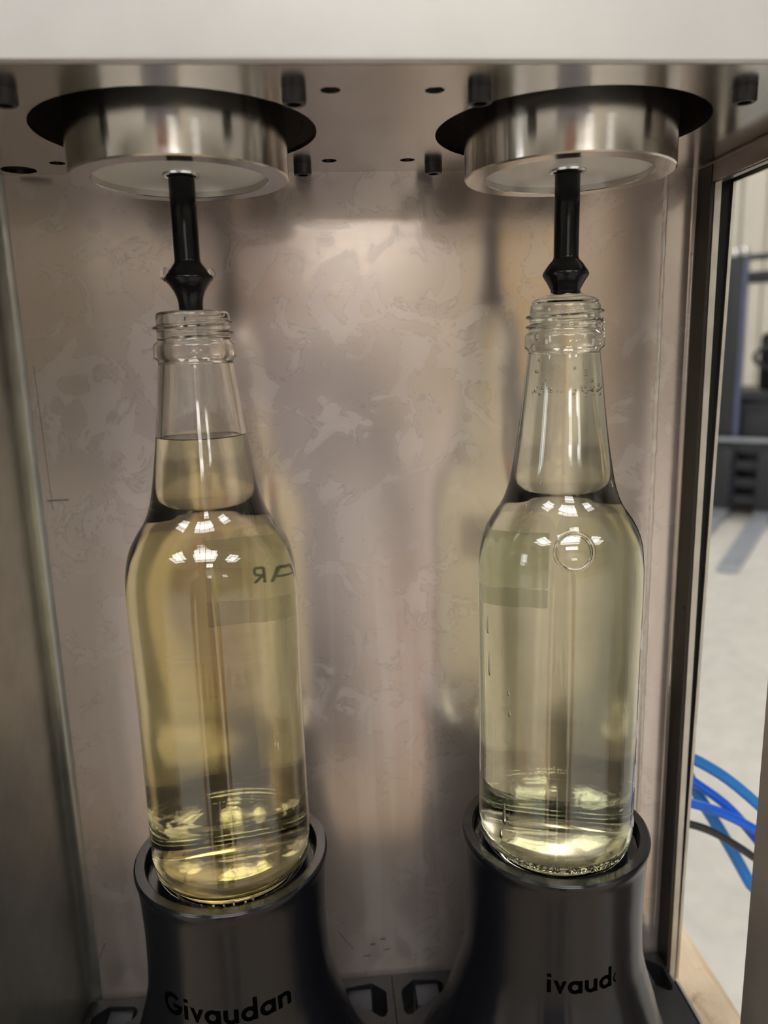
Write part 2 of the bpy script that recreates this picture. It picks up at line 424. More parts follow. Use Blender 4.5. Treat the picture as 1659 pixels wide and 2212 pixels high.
# ------------------------------------------------------------------ the person taking the picture, mirrored softly in the steel
def person():
    V = []; E = []; Rr = []
    def v(x, y, z, r): V.append((x, y, z)); Rr.append(r if isinstance(r, tuple) else (r, r)); return len(V) - 1
    def chain(st, pts):
        p = st
        for q in pts:
            k = v(*q); E.append((p, k)); p = k
        return p
    X = -.13; Y = -.80; F = FZ * S
    pel = v(X, Y, F + .93, (.155, .11))
    waist = chain(pel, [(X, Y + .01, F + 1.08, (.145, .105))]); chest = chain(waist, [(X, Y + .02, F + 1.25, (.165, .115))])
    sh = chain(chest, [(X, Y + .025, F + 1.38, (.13, .09))])
    neck = chain(sh, [(X, Y + .045, F + 1.46, .055), (X, Y + .06, F + 1.51, .055)])
    chain(neck, [(X, Y + .085, F + 1.555, (.062, .075)), (X, Y + .09, F + 1.62, (.076, .098)), (X, Y + .075, F + 1.685, (.070, .088))])
    for sg in (-1, 1):
        el = chain(sh, [(X + sg * .165, Y + .02, F + 1.375, .058), (X + sg * .215, Y, F + 1.20, .046), (X + sg * .235, Y - .01, F + 1.06, .040)])
        wr = chain(el, [(X + sg * .24, Y + .03, F + .93, .033), (X + sg * .235, Y + .06, F + .82, .026)])
        palm = chain(wr, [(X + sg * .23, Y + .075, F + .76, (.020, .036))])
        for k in range(4):
            y = Y + .050 + k * .021; l = (.030, .036, .034, .026)[k]
            chain(palm, [(X + sg * .228, y, F + .715, .0090), (X + sg * .222, y + .004, F + .715 - l, .0085), (X + sg * .208, y + .008, F + .71 - l * 1.8, .0075)])
        chain(palm, [(X + sg * .215, Y + .118, F + .765, .0100), (X + sg * .205, Y + .130, F + .735, .0090)])
        chain(pel, [(X + sg * .095, Y, F + .86, .095), (X + sg * .11, Y + .02, F + .49, .062), (X + sg * .12, Y - .01, F + .28, .058), (X + sg * .12, Y - .03, F + .09, .042), (X + sg * .125, Y + .03, F + .045, (.045, .04)), (X + sg * .135, Y + .16, F + .032, (.045, .03))])
    me = bpy.data.meshes.new('body'); me.from_pydata(V, E, []); o = bpy.data.objects.new('body', me); col.objects.link(o)
    sk = o.modifiers.new('skin', 'SKIN'); sk.use_smooth_shade = True
    for d, r in zip(me.skin_vertices[0].data, Rr): d.radius = r
    me.skin_vertices[0].data[0].use_root = True
    ss = o.modifiers.new('sub', 'SUBSURF'); ss.levels = 2
    dg = bpy.context.evaluated_depsgraph_get(); m2 = bpy.data.meshes.new_from_object(o.evaluated_get(dg)); bpy.data.objects.remove(o)
    root = empty('person', 'person in a blue-grey shirt standing before the machine', 'person', (X * 1000, Y * 1000, FZ))
    for v_ in m2.vertices: v_.co -= Vector((X, Y, F))
    for x in ('skin', 'shirt', 'trousers', 'shoe'): m2.materials.append(M[x])
    for p in m2.polygons:
        c = p.center; p.use_smooth = True
        p.material_index = 3 if c.z < .085 else 2 if c.z < .97 and abs(c.x) < .2 else 0 if (c.z > 1.465 and abs(c.x) < .1) or (abs(c.x) > .18 and c.z < 1.06) else 1
    b = bpy.data.objects.new('body', m2); col.objects.link(b); b.parent = root
    bm = bmesh.new(); bmesh.ops.create_uvsphere(bm, u_segments=24, v_segments=16, radius=1)
    bmesh.ops.delete(bm, geom=[q for q in bm.verts if q.co.z < -.25 or (q.co.y > .45 and q.co.z < .5)], context='VERTS')
    swap(bm, lambda x, y, z: (x * 84, y * 104 + 72, z * 92 + 1655)); finish('hair', bm, M['hair'], root, 60)
    for sg in (-1, 1):
        bm = bmesh.new(); bmesh.ops.create_uvsphere(bm, u_segments=12, v_segments=8, radius=1)
        swap(bm, lambda x, y, z: (x * 9, y * 17, z * 30)); finish('ear', bm, M['skin'], root, 60, (sg * 80, 80, 1610))
        bm = bmesh.new(); bmesh.ops.create_uvsphere(bm, u_segments=12, v_segments=8, radius=11); finish('eye', bm, M['hair'], root, 60, (sg * 31, 172, 1622))
    bm = bmesh.new(); bmesh.ops.create_uvsphere(bm, u_segments=12, v_segments=8, radius=1); swap(bm, lambda x, y, z: (x * (13 - 5 * z), y * 16, z * 26)); finish('nose', bm, M['skin'], root, 60, (0, 186, 1600))
    bm = bmesh.new(); bmesh.ops.create_uvsphere(bm, u_segments=12, v_segments=8, radius=1); swap(bm, lambda x, y, z: (x * 25, y * 8, z * 7)); finish('mouth', bm, M['lips'], root, 60, (0, 172, 1563))
person()

# ------------------------------------------------------------------ workbench board under the machine
wb = empty('workbench', 'pale wooden workbench board under the steel machine', 'workbench', (-100, 50, FZ))
box('top', M['wood'], -500, 275, -230, 420, -166 - FZ, -132 - FZ, wb, 3)
for x in (-460, 235):
    for y in (-190, 380): box('leg', M['benchleg'], x - 25, x + 25, y - 25, y + 25, 0, -166 - FZ, wb, 2)

# ------------------------------------------------------------------ the machine cabinet
TZ, FLZ = 272.1, -127.0
cab = empty('filling_machine', 'stainless steel bottle filling cabinet with stained back panel', 'machine', (0, 0, -132))
def cb(name, mat, *a, bev=0): return box(name, mat, *a, cab, bev, (0, 0, 132))
# back panel: flat sheet with a soft bend at its right edge
bm = bmesh.new(); prof = []
for k in range(9):
    a = PI / 2 * k / 8; prof.append((139.6 + 2.4 * math.sin(a), 58.1 + 2.4 * math.cos(a)))
prof = [(-156, 60.5), (-152, 60.5), (60, 60.5)] + prof + [(142, 57)]
ring0 = [(x, y) for x, y in prof]; ring1 = [(143.2, 57), (143.2, 58)] + [(139.6 + 3.6 * math.sin(PI / 2 * (8 - k) / 8), 58.1 + 3.6 * math.cos(PI / 2 * (8 - k) / 8)) for k in range(9)] + [(60, 62), (-152, 62), (-156, 62)]
loop = ring0 + ring1
vb = [bm.verts.new((x, y, FLZ)) for x, y in loop]; vt = [bm.verts.new((x, y, 420)) for x, y in loop]
for i in range(len(loop)): j = (i + 1) % len(loop); bm.faces.new((vb[i], vb[j], vt[j], vt[i]))
bm.faces.new(vb); bm.faces.new(vt[::-1]); bmesh.ops.recalc_face_normals(bm, faces=bm.faces)
back = finish('back_panel', bm, M['steel'], cab, 30, (0, 0, 132))
# rough weld seam down the right of the back panel
bm = bmesh.new(); rows = []
for k in range(190):
    z = FLZ + 14 + k * 2.05; x = 128.3 + random.uniform(-.06, .06); wd = 1.0 + random.uniform(-.25, .25)
    rows.append([bm.verts.new((x - wd, 60.4, z)), bm.verts.new((x - wd * .3, 60.05 - random.uniform(0, .2), z)), bm.verts.new((x + wd * .4, 60.1 - random.uniform(0, .2), z)), bm.verts.new((x + wd, 60.4, z)), bm.verts.new((x, 60.9, z))])
for A, B in zip(rows, rows[1:]):
    for i in range(5): bm.faces.new((A[i], A[(i + 1) % 5], B[(i + 1) % 5], B[i]))
bm.faces.new(rows[0]); bm.faces.new(rows[-1][::-1]); bmesh.ops.recalc_face_normals(bm, faces=bm.faces)
tag(finish('weld_seam', bm, M['seam'], cab, None, (0, 0, 132)), 'rough scored seam down the right of the back panel')
# left side panel with a rounded inner corner
bm = bmesh.new()
pl = [(-152.6, 62), (-152.6, -64), (-151.2, -64), (-151.2, 53)] + [(-145.2 - 6 * math.cos(a), 54.4 + 6 * math.sin(a)) for a in [PI / 2 * k / 8 for k in range(1, 9)]] + [(-145.2, 60.48), (-146, 61.0)]
vb = [bm.verts.new((x, y, FLZ)) for x, y in pl]; vt = [bm.verts.new((x, y, 420)) for x, y in pl]
for i in range(len(pl)): j = (i + 1) % len(pl); bm.faces.new((vb[i], vb[j], vt[j], vt[i]))
bm.faces.new(vb); bm.faces.new(vt[::-1]); bmesh.ops.recalc_face_normals(bm, faces=bm.faces)
finish('side_panel', bm, M['sidesteel'], cab, 30, (0, 0, 132))
cb('floor_panel', M['plate'], -152, 149, -64, 62, FLZ - 5, FLZ)
# right side: frame around an open window
rp = [(-64, FLZ), (60.5, FLZ), (60.5, 420), (-64, 420)]
op = [(-18.5, -124), (48.0, -124), (48.0, 263.6), (-18.5, 263.6)]
def yz_sheet(name, mat, outline, hole, x0, x1, lean=False):
    o = sheet(name, mat, outline, [hole], x0, x1, cab, (0, 0, 132))
    me = o.data
    for v in me.vertices: x, y, z = v.co; v.co = (z, x, y)
    if lean:
        for v in me.vertices:
            if v.co.x > .1465: v.co.x += (v.co.z + .118 ) * .0118
    bm = bmesh.new(); bm.from_mesh(me); bmesh.ops.recalc_face_normals(bm, faces=bm.faces); bm.to_mesh(me); bm.free()
    return o
yz_sheet('window_frame', [M['flange']], rp, op, 143.2, 146.0)
yz_sheet('window_seal', M['seal'], rp, [(-21, -124.5), (50.4, -124.5), (50.4, 265.6), (-21, 265.6)], 146.0, 147.6, True)
yz_sheet('outer_frame', M['edge'], rp, [(-19.5, -124), (49.0, -124), (49.0, 264.2), (-19.5, 264.2)], 147.6, 149.0, True)
# bright cut edge of the inner frame, and dark flange in front of it
cb('frame_edge', M['edge'], 143.25, 146.0, 46.9, 48.2, -124, 263.6)
cb('rear_flange', M['flangedark'], 141.7, 143.3, 47.4, 59.2, -124, TZ - 1)
cb('top_flange', M['flange'], 141.9, 143.3, -64, 47.4, 264.0, TZ - 1, bev=.2)
cb('front_post', M['post'], 141.9, 143.3, -64, -18.6, -124, 264.0, bev=.3)
for z in (78, -62):
    lathe('frame_screw', M['screw'], [(0, 0), (1.6, 0), (1.6, .8), (1.0, 1.3), (0, 1.3)], cab, 12, 30, (142.6, 51, z + 132)).rotation_euler = (0, -PI / 2, 0)
# top plate with the two big openings and small holes
SP = 66.04
holes = [circle_pts(s * SP, 0, 45.75, 128) for s in (-1, 1)]
for x, y in ((-16.2, -41.5), (-15.6, 41), (14.9, 41), (13.6, -41.2), (117.5, -41.5), (117.5, 41), (-118, 41), (-118, -41.5)):
    holes.append(circle_pts(x, y, 2.9, 28))
holes.append(circle_pts(-136, 51.5, 6.5, 32))
tp = sheet('top_plate', M['plate'], [(-151.2, -61.5), (150.5, -61.5), (150.5, 60.5), (-151.2, 60.5)], holes, TZ, TZ + 1.5, cab, (0, 0, 132))
cb('header_panel', M['header'], -154, 152, -65.5, -61.6, TZ - .2, 420, bev=1.2)
cb('roof_panel', M['plate'], -154, 152, -65.5, 62, 420, 423)
def cap_screw(x, y):
    s = lathe('cap_screw', M['screw'], [(1.7, 0), (1.7, -.3), (1.9, -3.0), (2.05, -3.9), (3.0, -3.9), (3.45, -3.5), (3.5, -3.1), (3.5, 0)][::-1], tp, 36, 30, (x, y, TZ))
    lathe('hex_socket', M['socket'], [(0, -2.0), (2.05, -2.0), (2.05, -3.92), (1.95, -3.92), (1.95, -1.8), (0, -1.8)], s, 6, 20)
for s in (-1, 1):
    for x, y in ((-39.5, -42), (39.5, -42), (-40, 47.5), (40, 47.5)):
        if s * SP + x > -60 or y < 0: cap_screw(s * SP + x, y)

# ------------------------------------------------------------------ filling heads
def filling_head(s, label):
    e = empty('bottle_filler', label, 'filler', (s * SP, 0, 256.8), 'bottle fillers hanging through the top plate')
    R = 35.72
    lathe('bell', M['bell'], [(28.6, 3.2), (28.6, .25), (28.85, 0), (R - .5, 0), (R, .5), (R, 85), (30, 85), (30, 3.2), (28.6, 3.2)], e, 160, 30)
    lathe('face_disc', M['disc'], [(6.3, 6), (6.3, 2.2), (28.55, 2.2), (28.55, 6), (6.3, 6)], e, 96, 30)
    lathe('collar', M['chrome'], [(4.9, 5), (4.9, 1.7), (5.3, 1.3), (6.1, 1.5), (6.4, 2.1), (6.4, 5), (4.9, 5)], e, 48, 40)
    if s < 0:
        pr = [(0, 40), (4.35, 40), (4.35, -25.2), (4.6, -26.2), (6.2, -28.3), (8.0, -30.6), (8.25, -31.3), (8.0, -32.0), (6.6, -33.6), (5.3, -35.6), (4.5, -37.6), (4.15, -39.5), (4.1, -43.0), (3.2, -43.3), (0, -43.3)]
        nz = lathe('nozzle', M['black'], pr, e, 48, 50)
    else:
        pr = [(0, 40), (4.35, 40), (4.35, -26.4), (4.6, -27.4), (6.1, -29.0), (7.9, -31.6), (8.2, -32.6), (7.8, -33.4), (6.5, -35.4), (5.4, -37.4), (4.7, -39.0), (4.2, -40.0), (0, -40.0)]
        nz = lathe('nozzle', M['black'], pr, e, 48, 50)
    # liquid clinging to the flared collar of the nozzle
    if s < 0:
        for a, q in ((PI * .98, 1.0), (PI * .02, .72)):
            bm = bmesh.new(); bmesh.ops.create_uvsphere(bm, u_segments=20, v_segments=12, radius=1)
            swap(bm, lambda x, y, z: (x * 2.0 * q, y * 3.0 * q, z * 2.2 * q * (1 if z < 0 else 1.2)))
            tag(finish('liquid_bead', bm, M['drop'], e, 60, (7.7 * math.cos(a), 7.7 * math.sin(a) - .6, -30.0)), 'clear bead of liquid clinging to the nozzle collar')
    else:
        for dx in (-2.3, 2.3):
            bm = bmesh.new(); bmesh.ops.create_uvsphere(bm, u_segments=20, v_segments=12, radius=1)
            swap(bm, lambda x, y, z: (x * 2.35, y * 2.6, z * 2.6))
            finish('nozzle_lobe', bm, M['black'], e, 60, (dx, -1.6, -39.2))
    return e
filling_head(-1, 'round steel bottle filler with black nozzle above the part-filled left bottle')
filling_head(1, 'round steel bottle filler with black nozzle touching the brim-full right bottle')

# ------------------------------------------------------------------ printed bottle holders
CUPZ = -115.0
def stroke_letters(word):
    """single-storey geometric letters as lists of 2D polygons / rings; x height 5, ascender 8"""
    t = 1.5; out = []; x = 0
    def bar(a, b, c, d): return [(a, b), (c, b), (c, d), (a, d)]
    def ring(cx, cy, ro, ri, a0=0, a1=2 * PI, n=28):
        return ('ring', cx, cy, ro, ri, a0, a1, n)
    for ch in word:
        L = []
        if ch == 'G':
            L = [ring(x + 3.6, 3.7, 4.0, 2.35, math.radians(45), math.radians(360), 26), bar(x + 3.8, 2.7, x + 7.6, 4.1)]; wd = 8.3
        elif ch == 'i': L = [bar(x, 0, x + t, 5), bar(x - .05, 6.1, x + t + .05, 7.4)]; wd = t + .75
        elif ch == 'v': L = [[(x, 5), (x + 1.45, 5), (x + 3.1, 1.2), (x + 2.5, -.1), (x + 2.1, -.1)], [(x + 3.3, 5), (x + 4.7, 5), (x + 2.7, -.1), (x + 2.2, -.1), (x + 2.0, 1.2)]]; wd = 5.1
        elif ch == 'a': L = [ring(x + 2.55, 2.5, 2.65, 1.15), bar(x + 3.75, 0, x + 5.2, 5)]; wd = 6.0
        elif ch == 'd': L = [ring(x + 2.55, 2.5, 2.65, 1.15), bar(x + 3.75, 0, x + 5.2, 8)]; wd = 6.0
        elif ch == 'u': L = [ring(x + 2.4, 2.3, 2.45, .95, PI, 2 * PI, 16), bar(x, 2.2, x + 1.5, 5), bar(x + 3.3, 0, x + 4.8, 5)]; wd = 5.6
        elif ch == 'n': L = [ring(x + 2.4, 2.7, 2.45, .95, 0, PI, 16), bar(x, 0, x + 1.5, 5), bar(x + 3.3, 0, x + 4.8, 2.8)]; wd = 5.6
        elif ch == '(': L = [ring(x + 2.2, 2.5, 2.3, 1.6, math.radians(120), math.radians(240), 10)]; wd = 2.5
        out.append((ch, L)); x += wd
    return out, x
def cup_radius(z):                    # z relative to the base top
    pts = [(0, 60), (8, 55.5), (22, 49.6), (34, 45.6), (42, 43.4), (50, 41.0), (60, 38.4), (70, 36.8), (90, 36.1), (105, 36.5), (114, 37.1), (118, 37.9), (119.3, 38.1), (120.3, 37.7)]
    for (a, ra), (b, rb) in zip(pts, pts[1:]):
        if z <= b: return ra + (rb - ra) * (z - a) / (b - a)
    return pts[-1][1]
def make_holder(cx, x0, x1, label, word, a_start, letter_z, msize):
    e = empty('bottle_holder', label, 'holder', (cx, 0, FLZ), 'printed bottle holders')
    off = CUPZ - FLZ
    sm = catmull([(cup_radius(z), z, 0) for z in (0, 8, 22, 34, 42, 50, 60, 70, 90, 105, 114, 117.5)], 5)
    prof = [(0, 100), (0, 115.0), (32.8, 115.0), (33.2, 115.6), (33.4, 119.6), (33.9, 120.3), (37.3, 120.3), (38.0, 119.6), (38.05, 118.6)] + [(p.x, p.y) for p in reversed(sm)] + [(54, 0), (50, 4), (0, 4)]
    prof = prof[1:]
    cup = lathe('cup', M['cup'], prof, e, 160, 35, (0, 0, off))
    # engraved lettering, cut into the cup wall
    L, width = stroke_letters(word)
    cut = bmesh.new()
    rz = cup_radius(letter_z + 3)
    def place(u, v, dr):
        a = a_start + u * msize / rz
        r = cup_radius(letter_z + v * msize) + dr
        return (r * math.sin(a), -r * math.cos(a), letter_z + v * msize)
    def prism(poly):
        # cut the outline finely so it follows the curve
        P = []
        for (p, q) in zip(poly, poly[1:] + poly[:1]):
            P += [p, ((p[0] + q[0]) / 2, (p[1] + q[1]) / 2)]
        A = [cut.verts.new(place(u, v, -.8)) for u, v in P]; B = [cut.verts.new(place(u, v, 1.5)) for u, v in P]
        n = len(P)
        for i in range(n): j = (i + 1) % n; cut.faces.new((A[i], A[j], B[j], B[i]))
        cut.faces.new(A[::-1]); cut.faces.new(B)
    cups = []
    def flush(name):
        nonlocal cut
        bmesh.ops.recalc_face_normals(cut, faces=cut.faces)
        o = finish(name, cut, M['letter'], None, None); cut = bmesh.new(); return o
    for ch, pieces in L:
        for pc in pieces:
            if isinstance(pc, tuple):
                _, px, py, ro, ri, a0, a1, n = pc
                full = abs(a1 - a0 - 2 * PI) < 1e-6
                rows = []
                for k in range(n + (0 if full else 1)):
                    a = a0 + (a1 - a0) * k / n; c, s_ = math.cos(a), math.sin(a)
                    rows.append([cut.verts.new(place(px + r * c, py + r * s_, d)) for r, d in ((ri, -.8), (ro, -.8), (ro, 1.5), (ri, 1.5))])
                m_ = len(rows)
                for k in range(m_ if full else m_ - 1):
                    A, B = rows[k], rows[(k + 1) % m_]
                    for i in range(4): cut.faces.new((A[i], A[(i + 1) % 4], B[(i + 1) % 4], B[i]))
                if not full: cut.faces.new(rows[0]); cut.faces.new(rows[-1][::-1])
            else: prism(pc)
            cups.append(flush('cutter'))
    for c in cups:                                   # one exact cut per stroke
        c.data.transform(Matrix.Identity(4)); c.location = Vector((cx, 0, FLZ + off)) * S
    coll = bpy.data.collections.new('cutters'); 
    for c in cups: coll.objects.link(c)
    md = cup.modifiers.new('engrave', 'BOOLEAN'); md.operation = 'DIFFERENCE'; md.solver = 'EXACT'; md.operand_type = 'COLLECTION'; md.collection = coll; md.use_self = True; md.material_mode = 'TRANSFER'
    bpy.context.view_layer.update()
    dg = bpy.context.evaluated_depsgraph_get()
    me = bpy.data.meshes.new_from_object(cup.evaluated_get(dg))
    cup.modifiers.clear()
    if len(me.polygons) > 3000: cup.data = me
    else: print('ENGRAVE FAILED', len(me.polygons))
    print('engraved', len(me.polygons), [m_.name for m_ in me.materials])
    for c in cups: bpy.data.objects.remove(c)
    bpy.data.collections.remove(coll)
    # base plate with corner slots
    def slot(mx):
        s = [(-24.5, 50.5), (-22.5, 53), (-10, 54.5), (-3.8, 49.5), (-3.0, 48), (-3.2, 36.5), (-4.5, 34), (-6.8, 33.8), (-10.5, 37), (-23, 45.5), (-24.5, 47.5)]
        return [(mx(px) - cx, py) for px, py in s]
    if cx < 0: sl = [slot(lambda q: q), slot(lambda q: -150 - q)]
    else: sl = [slot(lambda q: -q + 1.5), slot(lambda q: 143 + q)]
    hs = sl + [[(px, -py) for px, py in q] for q in sl]
    sheet('base_plate', M['top'], [(x0 - cx, -58), (x1 - cx, -58), (x1 - cx, 58.6), (x0 - cx, 58.6)], hs, 0, off, e)
    for k, q in enumerate(sl):
        xs = [p_[0] for p_ in q]; inner = k == 0
        lo, hi = min(xs), max(xs)
        if cx < 0: a, b = (lo + 2.5, lo + 14) if inner else (hi - 14, hi - 2.5)
        else: a, b = (hi - 14, hi - 2.5) if inner else (lo + 2.5, lo + 14)
        box('insert_block', M['insert'], a, b, 40, 53, .05, off - 1.6, e, .4)
    return e
make_holder(-SP, -150.6, .4, 'black printed holder with full lettering, under the yellow left bottle', 'Givaudan', math.radians(-43), 73.5, 1.17)
make_holder(SP, .85, 141.6, 'black printed holder with partly worn lettering, under the right bottle', 'ivaud(', math.radians(-20), 73.0, 1.08)

# ------------------------------------------------------------------ bottles
OUT = [(0, 2.6), (10, 2.2), (18, 1.0), (23.2, .15), (25.2, 0), (26.8, .3), (28.9, 1.9), (30.1, 4.6), (30.8, 9.0), (31.0, 16), (30.9, 35), (30.85, 60), (30.95, 85), (31.15, 105), (31.1, 114), (30.75, 121), (29.9, 127), (28.3, 132.2), (25.6, 137.0), (23.0, 140.8), (21.0, 145.0), (19.2, 151.5), (17.1, 163.5), (15.5, 175), (14.2, 186), (12.95, 196.6)]
NECK = [(12.85, 197.4), (13.4, 198.2), (14.15, 198.9), (14.25, 200.2), (14.2, 203.0), (13.8, 204.0), (12.75, 204.6), (12.6, 205.4)]
LIP = [(12.5, 212.3), (12.45, 213.4), (12.1, 214.2), (11.4, 214.55), (10.6, 214.2), (10.2, 213.2), (10.0, 211)]
INN = [(10.2, 205), (10.9, 196), (12.1, 186), (13.4, 175), (14.9, 163.5), (17.0, 151.5), (18.8, 145.0), (20.8, 140.8), (23.3, 137.0), (26.0, 132.2), (27.7, 127), (28.5, 121), (28.8, 114), (28.85, 105), (28.6, 85), (28.5, 60), (28.5, 35), (28.6, 16), (28.4, 9.5), (27.4, 5.6), (25.4, 4.0), (22, 3.6), (12, 4.8), (0, 5.4)]
def dense(P, n): return [(v.x, v.y) for v in catmull([(a, b, 0) for a, b in P], n)]
def inner_r(z):
    P = dense(INN, 6)[::-1]
    if z >= 205: return 10.1
    for (ra, za), (rb, zb) in zip(P, P[1:]):
        if za <= z <= zb and za >= 3: return ra + (rb - ra) * (z - za) / max(zb - za, 1e-6)
    return 0
def outer_r(z):
    for (ra, za), (rb, zb) in zip(OUT, OUT[1:]):
        if za <= z <= zb: return ra + (rb - ra) * (z - za) / max(zb - za, 1e-6)
    return 12
def shell(parent, mat, phase):
    bm = bmesh.new()
    fin = [(12.5, 205.4 + k * .23) for k in range(1, 30)]
    prof = dense(OUT, 5)[:-1] + [(12.95, 196.6)] + NECK + fin + LIP + dense(INN, 5)
    nf0 = len(dense(OUT, 5)) + len(NECK); nf1 = nf0 + len(fin)
    def fn(a, z, k):
        if not (nf0 <= k < nf1): return 0
        q = 0; ph = ((a + phase) / (2 * PI)) % 1.0
        for tturn in (0, 1, -1):
            zz = 207.0 + 3.4 * (ph + tturn)
            if 206.2 < zz < 211.8: q = max(q, 1.35 * math.exp(-((z - zz) / .62) ** 4))
        return q
    revolve(bm, prof, 144, fn)
    return finish('glass', bm, mat, parent, 60)
def fill(parent, mat, level, dome=False):
    prof = [(0, 5.35)]
    P = [(r + .06, z) for r, z in dense(INN, 6)[::-1] if z > 3 and z < level - .4 and r > .1]
    P = [p for k, p in enumerate(P) if k > 0]
    prof += [(r, z if z > 5.6 else z - .06) for r, z in P]
    rl = inner_r(level) + .06
    if not dome: prof += [(rl, level + .5), (rl - .25, level + .25), (rl - .8, level + .05), (rl - 2.0, level - .05), (0, level - .05)]
    else: prof += [(10.08, 205), (10.1, 211.0), (10.3, 213.2), (10.8, 214.3), (11.6, 214.65), (11.9, 215.0), (11.2, 215.7), (9.2, 216.5), (7.2, 217.2), (5.6, 218.0), (5.0, 218.9), (4.5, 219.6), (3.9, 219.8), (3.6, 219.0), (2.6, 217.0), (0, 216.6)]
    return lathe('liquid', mat, prof, parent, 128, 60)
def patch(parent, name, mat, a0, a1, z0, z1, dr, th, wob=0, n=28, m_=6):
    """a curved piece of tape on the glass; angles from the +y direction, clockwise seen from above"""
    bm = bmesh.new(); g = {}
    for i in range(n + 1):
        a = a0 + (a1 - a0) * i / n
        w0, w1 = random.uniform(-wob, wob), random.uniform(-wob, wob)
        for j in range(m_ + 1):
            z = z0 + w0 + (z1 + w1 - z0 - w0) * j / m_
            for k, d in enumerate((dr, dr + th)):
                r = outer_r(z) + d; g[i, j, k] = bm.verts.new((r * math.sin(a), r * math.cos(a), z))
    for i in range(n):
        for j in range(m_):
            for k in (0, 1): bm.faces.new([g[i, j, k], g[i + 1, j, k], g[i + 1, j + 1, k], g[i, j + 1, k]][::1 if k else -1])
    for i in range(n):
        for j in (0, m_): bm.faces.new([g[i, j, 0], g[i + 1, j, 0], g[i + 1, j, 1], g[i, j, 1]])
    for j in range(m_):
        for i in (0, n): bm.faces.new([g[i, j, 0], g[i, j + 1, 0], g[i, j + 1, 1], g[i, j, 1]])
    bmesh.ops.recalc_face_normals(bm, faces=bm.faces)
    return finish(name, bm, mat, parent, 40)
def ink(parent, strokes, a0, z0, sx, sy):
    """marker strokes drawn on the tape, as thin curved bars (seen from behind through the bottle)"""
    bm = bmesh.new()
    for (u0, v0, u1, v1) in strokes:
        dx, dy = u1 - u0, v1 - v0; L = math.hypot(dx, dy); nx, ny = -dy / L * .085, dx / L * .085
        rows = []
        for k in range(7):
            t = k / 6; rows.append([])
            for s_ in (-1, 1):
                u = u0 + dx * t + nx * s_; v = v0 + dy * t + ny * s_; a = a0 + u * sx; z = z0 + v * sy
                for d in (.012, .036):
                    r = outer_r(z) + d; rows[-1].append(bm.verts.new((r * math.sin(a), r * math.cos(a), z)))
        for A, B in zip(rows, rows[1:]):
            for p_, q_ in ((0, 1), (1, 3), (3, 2), (2, 0)): bm.faces.new((A[p_], A[q_], B[q_], B[p_]))
        bm.faces.new((rows[0][0], rows[0][1], rows[0][3], rows[0][2])); bm.faces.new((rows[-1][0], rows[-1][1], rows[-1][3], rows[-1][2]))
    bmesh.ops.recalc_face_normals(bm, faces=bm.faces)
    return finish('marker_lettering', bm, M['ink'], parent)
LA = [(0, 0, 0, 1), (0, 1, .5, .95), (.5, .95, .5, .55), (.5, .55, 0, .5), (.1, .5, .55, 0), (.9, 0, 1.25, 1), (1.25, 1, 1.65, .95), (1.65, .95, 1.7, 0), (1.0, .4, 1.65, .4)]
bl = empty('glass_bottle', 'clear glass bottle of yellow liquid filled to mid-neck, left holder', 'bottle', (-SP + .3, 0, 0), 'glass bottles being filled')
shell(bl, M['glassL'], .6); fill(bl, M['liqL'], 171.3)
tpL = patch(bl, 'paper_label', M['paper'], math.radians(-12), math.radians(46), 103.5, 119.5, .04, .12, .15)
ink(tpL, [(.55 - a_, b_, .55 - c_, d_) if k_ < 5 else (a_, b_, c_, d_) for k_, (a_, b_, c_, d_) in enumerate(LA)], math.radians(8), 108.5, math.radians(7), 4.2)
patch(bl, 'tape_strip', M['tape'], math.radians(-12), math.radians(46), 94.5, 103.3, .04, .08, .25)
br = empty('glass_bottle', 'clear glass bottle of pale liquid full to the brim, wet outside, right holder', 'bottle', (SP, 0, 0), 'glass bottles being filled')
shell(br, M['glassR'], 2.2); fill(br, M['liqR'], 213, True)
tpR = patch(br, 'paper_label', M['paper'], math.radians(-42), math.radians(13), 102, 117, .04, .12, .15)
ink(tpR, LA[5:], math.radians(-36), 105, math.radians(7.5), 3.8)
patch(br, 'tape_strip', M['tape'], math.radians(-42), math.radians(13), 94.5, 101.7, .04, .08, .25)

# embossed heel lettering on the right bottle
def heel_text(parent, mat, body, a0, z0, size):
    cu = bpy.data.curves.new('t', 'FONT'); cu.body = body; cu.size = size; cu.extrude = .15; cu.bevel_depth = .42; cu.bevel_resolution = 1; cu.resolution_u = 2
    o = bpy.data.objects.new('t', cu); col.objects.link(o); dg = bpy.context.evaluated_depsgraph_get()
    me = bpy.data.meshes.new_from_object(o.evaluated_get(dg)); bpy.data.objects.remove(o)
    bm = bmesh.new(); bm.from_mesh(me)
    def f(x, y, z):
        zz = z0 + y * .9; r = outer_r(zz) + z + .05; a = a0 + x / 27.0
        return (r * math.sin(a), -r * math.cos(a), zz)
    swap(bm, f); return finish('embossed_lettering', bm, mat, parent)
heel_text(br, M['glassR'], 'A02 30001- NO REFILL', math.radians(-52), 5.2, 4.2)

